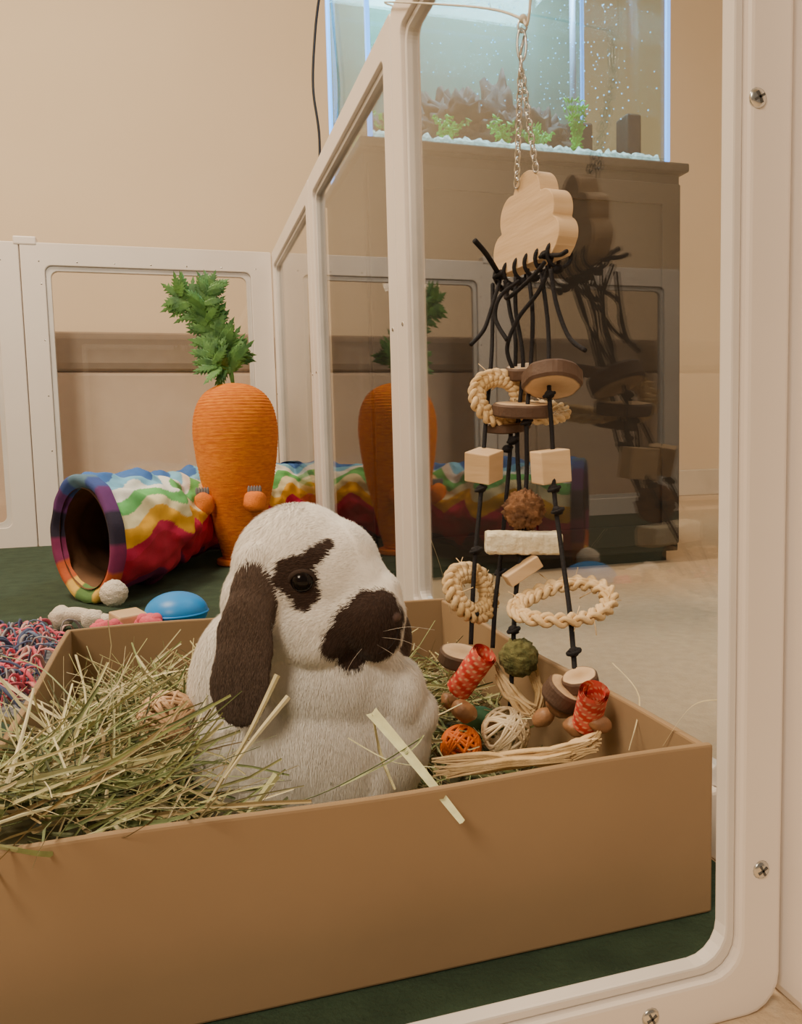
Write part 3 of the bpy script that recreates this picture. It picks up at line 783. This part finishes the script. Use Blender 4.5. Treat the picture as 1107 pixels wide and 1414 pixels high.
def vineball(mb, c, r, n, tr, closedn=40):
    for k in range(n):
        ax = Vector((ru(-1, 1), ru(-1, 1), ru(-1, 1))).normalized(); Mx = dirM(ax); off = ru(-0.45, 0.45) * r; rr = math.sqrt(r * r - off * off)
        mb.tube([Vector(c) + Mx @ Vector((rr * cos(a), rr * sin(a), off + 0.04 * r * sin(3 * a))) for a in [2 * pi * i / closedn for i in range(closedn)]], tr, 6, closed=True)
mb = MB(); vineball(mb, V(232, 996, .425), 0.0165, 26, 0.0010)
mb.build("rattan_ball", mat("rattan", (0.76, 0.50, 0.31), (0.58, 0.35, 0.19), 60, 0.6), None, label="woven tan rattan ball half buried in hay", category="pet toy")

# ------------------------------------------------------------------ hanging toy
toy = thing("hanging_chew_toy", V(720, 1030, .49), "hanging wooden chew toy with cloud plate, black cords and dangling chews", "pet chew toy")
def SF(py): return 1 + 0.10 * min(1, max(0, (880 - py) / 300))
def T(px, py, d=.50): return V(px, py, d * SF(py))
mb = MB(); k0 = T(722, 26)
mb.tube(catmull([k0, V(660, 10, .68), Vector((0.255, 0.893, 0.72)), Vector((0.275, 0.905, 0.722))], 8), 0.0010, 6)
mb.tube(catmull([k0, T(733, -10, .49), Vector((0.257, 0.50, 0.715)), Vector((0.272, 0.51, 0.722))], 8), 0.0010, 6)
mb.ell(k0, (0.003, 0.003, 0.003), None, 10, 8)
mb.build("string", m_string, toy)
def link(mb, c, axis_, side, L, W, r):
    pts = []
    for i in range(16):
        a = 2 * pi * i / 16; pts.append(c + axis_ * (L / 2 * cos(a)) + side * (W / 2 * sin(a)))
    mb.tube(pts, r, 5, closed=True)
mb = MB(); link(mb, T(721, 36), UP, RIGHT, 0.008, 0.006, 0.0008)
link(mb, T(720, 62), UP, RIGHT, 0.021, 0.006, 0.0009); link(mb, T(719, 88), UP, HEAD, 0.010, 0.005, 0.0009)
mb.tube([T(724, 50), T(717, 78)], 0.0010, 6)
mb.build("snap_clip", m_steel, toy)
def chain(p0, p1, nm="chain"):
    mb = MB(); d = p1 - p0; n = max(2, int(d.length / 0.0044)); ax = d.normalized(); s1 = ax.cross(HEAD).normalized(); s2 = ax.cross(s1)
    for i in range(n):
        sd = (s1 + s2).normalized() if i % 2 else (s1 - s2).normalized()
        link(mb, p0.lerp(p1, (i + 0.5) / n), ax, sd, 0.0068, 0.0044, 0.00065)
    mb.build(nm, m_steel, toy)
chain(T(719, 96), T(713, 258, .525)); chain(T(720, 96), T(740, 236, .505))
pl_ = T(683, 384, .555); pr_ = T(768, 348, .485)
a_ = pr_ - pl_; a_.z = 0; CL = a_.length; a_.normalize(); nn_ = Vector((-a_.y, a_.x, 0))
if nn_.dot(RIGHT) < 0: nn_ = -nn_
base_z = (pl_.z + pr_.z) / 2
def cloud_outline():
    cs = [(0.13, 0.20, 0.15), (0.30, 0.45, 0.19), (0.55, 0.55, 0.22), (0.80, 0.38, 0.17), (0.90, 0.17, 0.14)]
    pts = []; n = 120
    for i in range(n + 1):
        ang = pi * i / n; o = (0.5, 0.12); best = 0
        for (cx, cz, r) in cs:
            dx, dz = cos(ang), sin(ang); fx, fz = o[0] - cx, o[1] - cz
            b = fx * dx + fz * dz; c = fx * fx + fz * fz - r * r; disc = b * b - c
            if disc > 0: best = max(best, -b + math.sqrt(disc))
        pts.append((o[0] + best * cos(ang), o[1] + best * sin(ang)))
    pts += [(0.02, 0.06), (0.08, 0.0), (0.92, 0.0), (0.99, 0.06)]
    return pts
out = cloud_outline(); S = CL; mb = MB(); tk = 0.0155; org = Vector((pl_.x, pl_.y, base_z)); n = len(out)
vs = [org + a_ * (u * S) + UP * (z * S) for u, z in out] + [org + a_ * (u * S) + UP * (z * S) + nn_ * tk for u, z in out]
fs = [tuple(range(n)), tuple(range(2 * n - 1, n - 1, -1))] + [(i, n + i, n + (i + 1) % n, (i + 1) % n) for i in range(n)]
mb.add(vs, fs); mb.build("wooden_cloud", m_pine, toy, smooth=False, bevel=0.0012)
cordR = 0.0014
def cord(pts, knots=(), r=cordR):
    r *= SF(pts[0][1])
    mb = MB(); P = catmull([T(*q) for q in pts], 8); mb.tube(P, r, 7)
    for q in knots:
        mb.ell(T(*q), (r * 2.3, r * 2.1, r * 1.9), HB @ Matrix.Rotation(ru(-.6, .6), 3, 'Y'), 10, 8, jit=0.25, js=400)
        k = T(*q); mb.tube([k + RIGHT * (r * 2.2 * cos(a)) + HEAD * (r * 2.2 * sin(a)) + UP * r * 0.8 * cos(a) for a in [2 * pi * i / 14 for i in range(14)]], r * 0.8, 6, closed=True)
    mb.build("cord", m_cord, toy)
for i, t_ in enumerate((0.04, 0.2, 0.38, 0.55, 0.72, 0.9)):
    p = org + a_ * (t_ * S) ; mb = MB()
    lp = [p + UP * (0.009 * cos(q) + 0.001) + nn_ * (tk / 2 + (tk / 2 + 0.002) * sin(q)) for q in [2 * pi * j / 20 for j in range(20)]]
    mb.tube(lp, cordR, 6, closed=True); mb.ell(p - UP * 0.009 + nn_ * tk * 0.4, (0.004, 0.004, 0.003), None, 10, 8, jit=.3, js=400)
    mb.build("cord_lashing", m_cord, toy)
cord([(680, 392, .55), (680, 440, .54), (678, 500, .52), (670, 590, .5), (664, 680, .495), (655, 780, .49), (650, 890, .49)], [(664, 675, .495), (652, 850, .49), (657, 760, .49)])
cord([(697, 388, .54), (704, 430, .53), (712, 480, .52), (705, 600, .51), (703, 640, .51), (692, 760, .505), (684, 830, .50), (680, 895, .50)], [(700, 620, .51), (691, 790, .505)])
cord([(712, 380, .53), (712, 430, .52), (722, 500, .51), (714, 600, .50), (718, 690, .50)], [(708, 608, .5)])
cord([(728, 372, .52), (735, 430, .51), (733, 500, .505), (727, 580, .485), (727, 650, .49), (722, 740, .49), (712, 820, .485), (708, 900, .485), (704, 975, .485)], [(727, 583, .485), (722, 765, .49), (709, 870, .485)])
cord([(745, 365, .51), (752, 410, .50), (757, 460, .495), (758, 540, .48), (762, 600, .48), (765, 680, .475), (775, 760, .465), (787, 850, .45), (794, 935, .425)], [(758, 545, .478), (765, 675, .475), (770, 705, .47), (789, 855, .45), (792, 900, .435)])
cord([(762, 355, .495), (745, 400, .50), (715, 440, .51), (700, 480, .51), (708, 510, .51)])
cord([(690, 388, .545), (680, 420, .53), (668, 455, .52), (650, 476, .51)])
cord([(655, 332, .52), (672, 352, .53), (688, 378, .545)], [(690, 380, .545)], 0.0018)
cord([(752, 352, .50), (772, 352, .48), (782, 347, .47)], [(752, 352, .495)])
cord([(702, 392, .53), (700, 412, .52), (735, 382, .50), (752, 362, .49)])
cord([(760, 372, .485), (768, 420, .48), (785, 465, .47), (808, 484, .455)])
cord([(716, 388, .52), (690, 410, .51), (684, 440, .51), (700, 470, .50)])
def slice_(px, py, d, r, h, tiltx, tilty, nm="wood_slice"):
    f_ = SF(py); r *= f_; h *= f_
    c = T(px, py, d); R3 = HB @ Matrix.Rotation(radians(tiltx), 3, 'X') @ Matrix.Rotation(radians(tilty), 3, 'Y'); mb = MB(); n = 36
    rad = [r * (1 + 0.07 * noise.noise(Vector((cos(2 * pi * i / n), sin(2 * pi * i / n), px)) * 2)) for i in range(n)]
    def rg(k, z, col):
        return [c + R3 @ Vector((rad[i] * k * cos(2 * pi * i / n), rad[i] * k * sin(2 * pi * i / n), z)) for i in range(n)], [col] * n
    wc = (0.70, 0.50, 0.31); pit = (0.50, 0.33, 0.18); bk = (0.10, 0.055, 0.035)
    rows = [rg(0.12, h / 2, pit), rg(0.85, h / 2, wc), rg(0.93, h / 2, bk), rg(1.0, h * 0.35, bk), rg(1.0, -h * 0.35, bk), rg(0.93, -h / 2, bk), rg(0.85, -h / 2, wc), rg(0.12, -h / 2, pit)]
    vs = []; cs = []
    for v_, c_ in rows: vs += v_; cs += c_
    fs = [tuple(range(n))] + [(q * n + i, (q + 1) * n + i, (q + 1) * n + (i + 1) % n, q * n + (i + 1) % n) for q in range(7) for i in range(n)] + [tuple(7 * n + i for i in range(n - 1, -1, -1))]
    mb.add(vs, fs, cs); mb.build(nm, m_wv, toy, smooth=False, usecol=True)
slice_(762, 524, .485, 0.0180, 0.011, -22, 4)
slice_(733, 513, .515, 0.017, 0.008, 12, -4)
slice_(720, 566, .495, 0.0185, 0.008, 8, 2)
slice_(700, 588, .51, 0.015, 0.006, 10, -3)
slice_(636, 908, .50, 0.0145, 0.009, 8, 10); slice_(776, 958, .42, 0.011, 0.010, 20, 30); slice_(801, 940, .42, 0.010, 0.007, 10, -15)
def braid(px, py, d, R, w, tx, ty, sx=1.0):
    f_ = SF(py); R *= f_; w *= f_
    c = T(px, py, d); R3 = HB @ Matrix.Rotation(radians(tx), 3, 'X') @ Matrix.Rotation(radians(ty), 3, 'Y'); mb = MB(); n = 140; turns = 7
    for k in range(3):
        ph = 2 * pi * k / 3
        for strand in range(2):
            pts = []
            for i in range(n):
                a = 2 * pi * i / n; q = a * turns + ph
                rr = R + w * 0.62 * sin(q) + 0.07 * R * sin(2 * a + 1) + (strand - .5) * w * 0.42
                pts.append(c + R3 @ Vector((rr * cos(a) * sx, rr * sin(a), w * 0.42 * sin(2 * q) + (strand - .5) * w * 0.15 + 0.06 * R * sin(2 * a))))
            mb.tube(pts, [w * 0.32 * (1 + 0.35 * noise.noise(Vector((i * 0.3, k, strand)))) for i in range(n)], 7, closed=True)
    for i in range(16):
        a = ru(0, 6.28); p = c + R3 @ Vector((R * cos(a) * sx, R * sin(a), 0)); mb.tube([p, p + Vector((ru(-1, 1), ru(-1, 1), ru(-1, 1))) * 0.010], 0.0003, 4)
    mb.build("braided_ring", m_husk, toy)
braid(688, 550, .505, 0.0150, 0.0054, 72, 25)
braid(728, 570, .525, 0.023, 0.0042, 14, 0)
braid(650, 818, .495, 0.0150, 0.0062, 55, 38)
braid(776, 832, .465, 0.0265, 0.0052, 12, -8)
def block(px, py, d, s, rz, rx, ry, nm="wooden_cube"):
    f_ = SF(py); s = tuple(q * f_ for q in s)
    mb = MB(); mb.box(T(px, py, d), s, HB @ Matrix.Rotation(radians(rz), 3, 'Z') @ Matrix.Rotation(radians(rx), 3, 'X') @ Matrix.Rotation(radians(ry), 3, 'Y'))
    mb.build(nm, m_pine, toy, smooth=False, bevel=0.0008)
block(668, 643, .495, (0.018, 0.018, 0.019), -38, 10, 8); block(760, 644, .48, (0.020, 0.015, 0.020), 18, 3, -5)
block(721, 788, .485, (0.024, 0.010, 0.008), 12, 0, -30, "wooden_stick")
mb = MB(); c = T(723, 705, .49); mb.ell(c, (0.0130, 0.0120, 0.0130), None, 60, 40, jit=0.28, js=520); mb.build("cork_ball", m_cone, toy)
mb = MB(); c = T(722, 749, .488); n = 24; R3 = HB @ Matrix.Rotation(radians(2), 3, 'Y')
vs = []; fs = []; m_ = 20
for i in range(n + 1):
    x = -0.0245 + 0.049 * i / n
    for j in range(m_):
        a = 2 * pi * j / m_; ca, sa = cos(a), sin(a)
        y = 0.009 * (abs(ca) ** 0.4) * (1 if ca > 0 else -1); z = 0.0074 * (abs(sa) ** 0.4) * (1 if sa > 0 else -1)
        k = 1 + 0.10 * noise.noise(Vector((x, y, z)) * 300) + (-0.12 if i in (0, n) else 0)
        vs.append(c + R3 @ Vector((x, y * k, z * k)))
for i in range(n):
    for j in range(m_): fs.append((i * m_ + j, (i + 1) * m_ + j, (i + 1) * m_ + (j + 1) % m_, i * m_ + (j + 1) % m_))
fs.append(tuple(range(m_))); fs.append(tuple(n * m_ + j for j in range(m_ - 1, -1, -1)))
mb.add(vs, fs); mb.build("loofah_block", m_loofah, toy, smooth=False)
mb = MB(); c = T(716, 908, .485); mb.ell(c, (0.0118, 0.0118, 0.0118), None, 40, 28, jit=0.2, js=400); mb.build("moss_ball", m_moss, toy)
def roll(px, py, d, axis_, L, r):
    c = T(px, py, d); Mx = dirM(axis_); mb = MB(); n = 150; vs = []; cols = []; m_ = 24
    for i in range(n + 1):
        a = 3.3 * 2 * pi * i / n; rr = r * (1 - 0.22 * i / n * 1.6)
        for j in range(m_ + 1):
            z = -L / 2 + L * j / m_ + 0.0006 * i / n
            vs.append(c + Mx @ Vector((rr * cos(a), rr * sin(a), z)))
            s_ = sin(a * 2 + z * 700); cols.append((0.62, 0.04, 0.03) if s_ > 0.1 else ((0.85, 0.52, 0.30) if s_ > -0.35 else (0.75, 0.14, 0.09)))
    fs = [(i * (m_ + 1) + j, (i + 1) * (m_ + 1) + j, (i + 1) * (m_ + 1) + j + 1, i * (m_ + 1) + j + 1) for i in range(n) for j in range(m_)]
    mb.add(vs, fs, cols); mb.build("striped_paper_roll", m_vcol, toy, usecol=True)
roll(651, 928, .485, RIGHT * 0.5 + UP * 0.85 - HEAD * 0.45, 0.034, 0.0088)
roll(815, 978, .395, UP * 0.9 - HEAD * 0.60 + RIGHT * 0.03, 0.026, 0.0080)
mb = MB(); vineball(mb, T(698, 1010, .475), 0.0145, 22, 0.0009); mb.build("vine_ball", m_vine, toy)
mb = MB(); vineball(mb, T(636, 1030, .47), 0.012, 24, 0.0010); mb.build("orange_vine_ball", m_orv, toy)
def husk(pts, w, nm="corn_husk", m=m_husk, k=9):
    mb = MB()
    for q in range(k):
        P = catmull([T(a + ru(-6, 6), b + ru(-w, w), d) for a, b, d in pts], 6); mb.tube(P, [0.0006 + 0.0018 * sin(pi * (i + .5) / len(P)) for i in range(len(P))], 6, flat=0.45)
    mb.build(nm, m, toy)
husk([(688, 925, .49), (700, 955, .485), (722, 975, .48), (738, 985, .475)], 14)
husk([(735, 925, .49), (745, 960, .49), (735, 990, .48)], 10)
husk([(600, 1060, .40), (680, 1052, .40), (760, 1045, .39), (822, 1030, .385)], 12, k=14)
husk([(620, 1068, .39), (700, 1056, .39), (790, 1046, .385)], 8, k=10)
husk([(765, 1045, .39), (800, 1032, .39), (826, 1020, .387)], 11, k=13)
for (px, py, d, r) in ((640, 982, .47, .0085), (622, 970, .50, .007), (775, 975, .42, .0085), (672, 1000, .49, .008), (795, 1003, .405, .007), (750, 990, .44, .007), (828, 1000, .392, .006)):
    mb = MB(); c = T(px, py, d); mb.ell(c, (r, r * 0.8, r * 0.75), HB @ Matrix.Rotation(ru(-.7, .7), 3, 'Y'), 18, 12, jit=.2, js=200); mb.build("seed_pod", m_bean, toy)
mb = MB(); c = T(662, 998, .49); mb.ell(c, (0.012, 0.006, 0.011), HB, 16, 10); mb.build("green_wooden_leaf", mat("green_dyed_wood", (0.06, 0.2, 0.10), None, 30, 0.6), toy)

# ------------------------------------------------------------------ lights
def area(name, loc, tgt, size, e, col, sy=None):
    l = bpy.data.lights.new(name, 'AREA'); l.size = size; l.energy = e; l.color = col
    if sy: l.shape = 'RECTANGLE'; l.size_y = sy
    o = bpy.data.objects.new(name, l); o.location = loc
    o.rotation_euler = (Vector(tgt) - Vector(loc)).to_track_quat('-Z', 'Y').to_euler(); COLL.objects.link(o); return o
area("ceiling_lamp", (-0.8, 1.1, 2.3), (-0.2, 1.1, 0), 0.6, 58, (1.0, 0.80, 0.56))
area("fill_light", (-1.0, -0.8, 1.5), (0.1, 0.6, 0.1), 0.6, 28, (1.0, 0.82, 0.60))  # added fill light on the camera side, no real lamp
area("right_area_light", (1.5, 0.4, 2.3), (1.0, 1.2, 0.0), 0.6, 11, (1.0, 0.78, 0.54))  # warm area light high on the right side
w = bpy.data.worlds.new("world"); bpy.context.scene.world = w; w.use_nodes = True
bg = w.node_tree.nodes["Background"]; bg.inputs[0].default_value = (1.0, 0.79, 0.57, 1); bg.inputs[1].default_value = 0.24
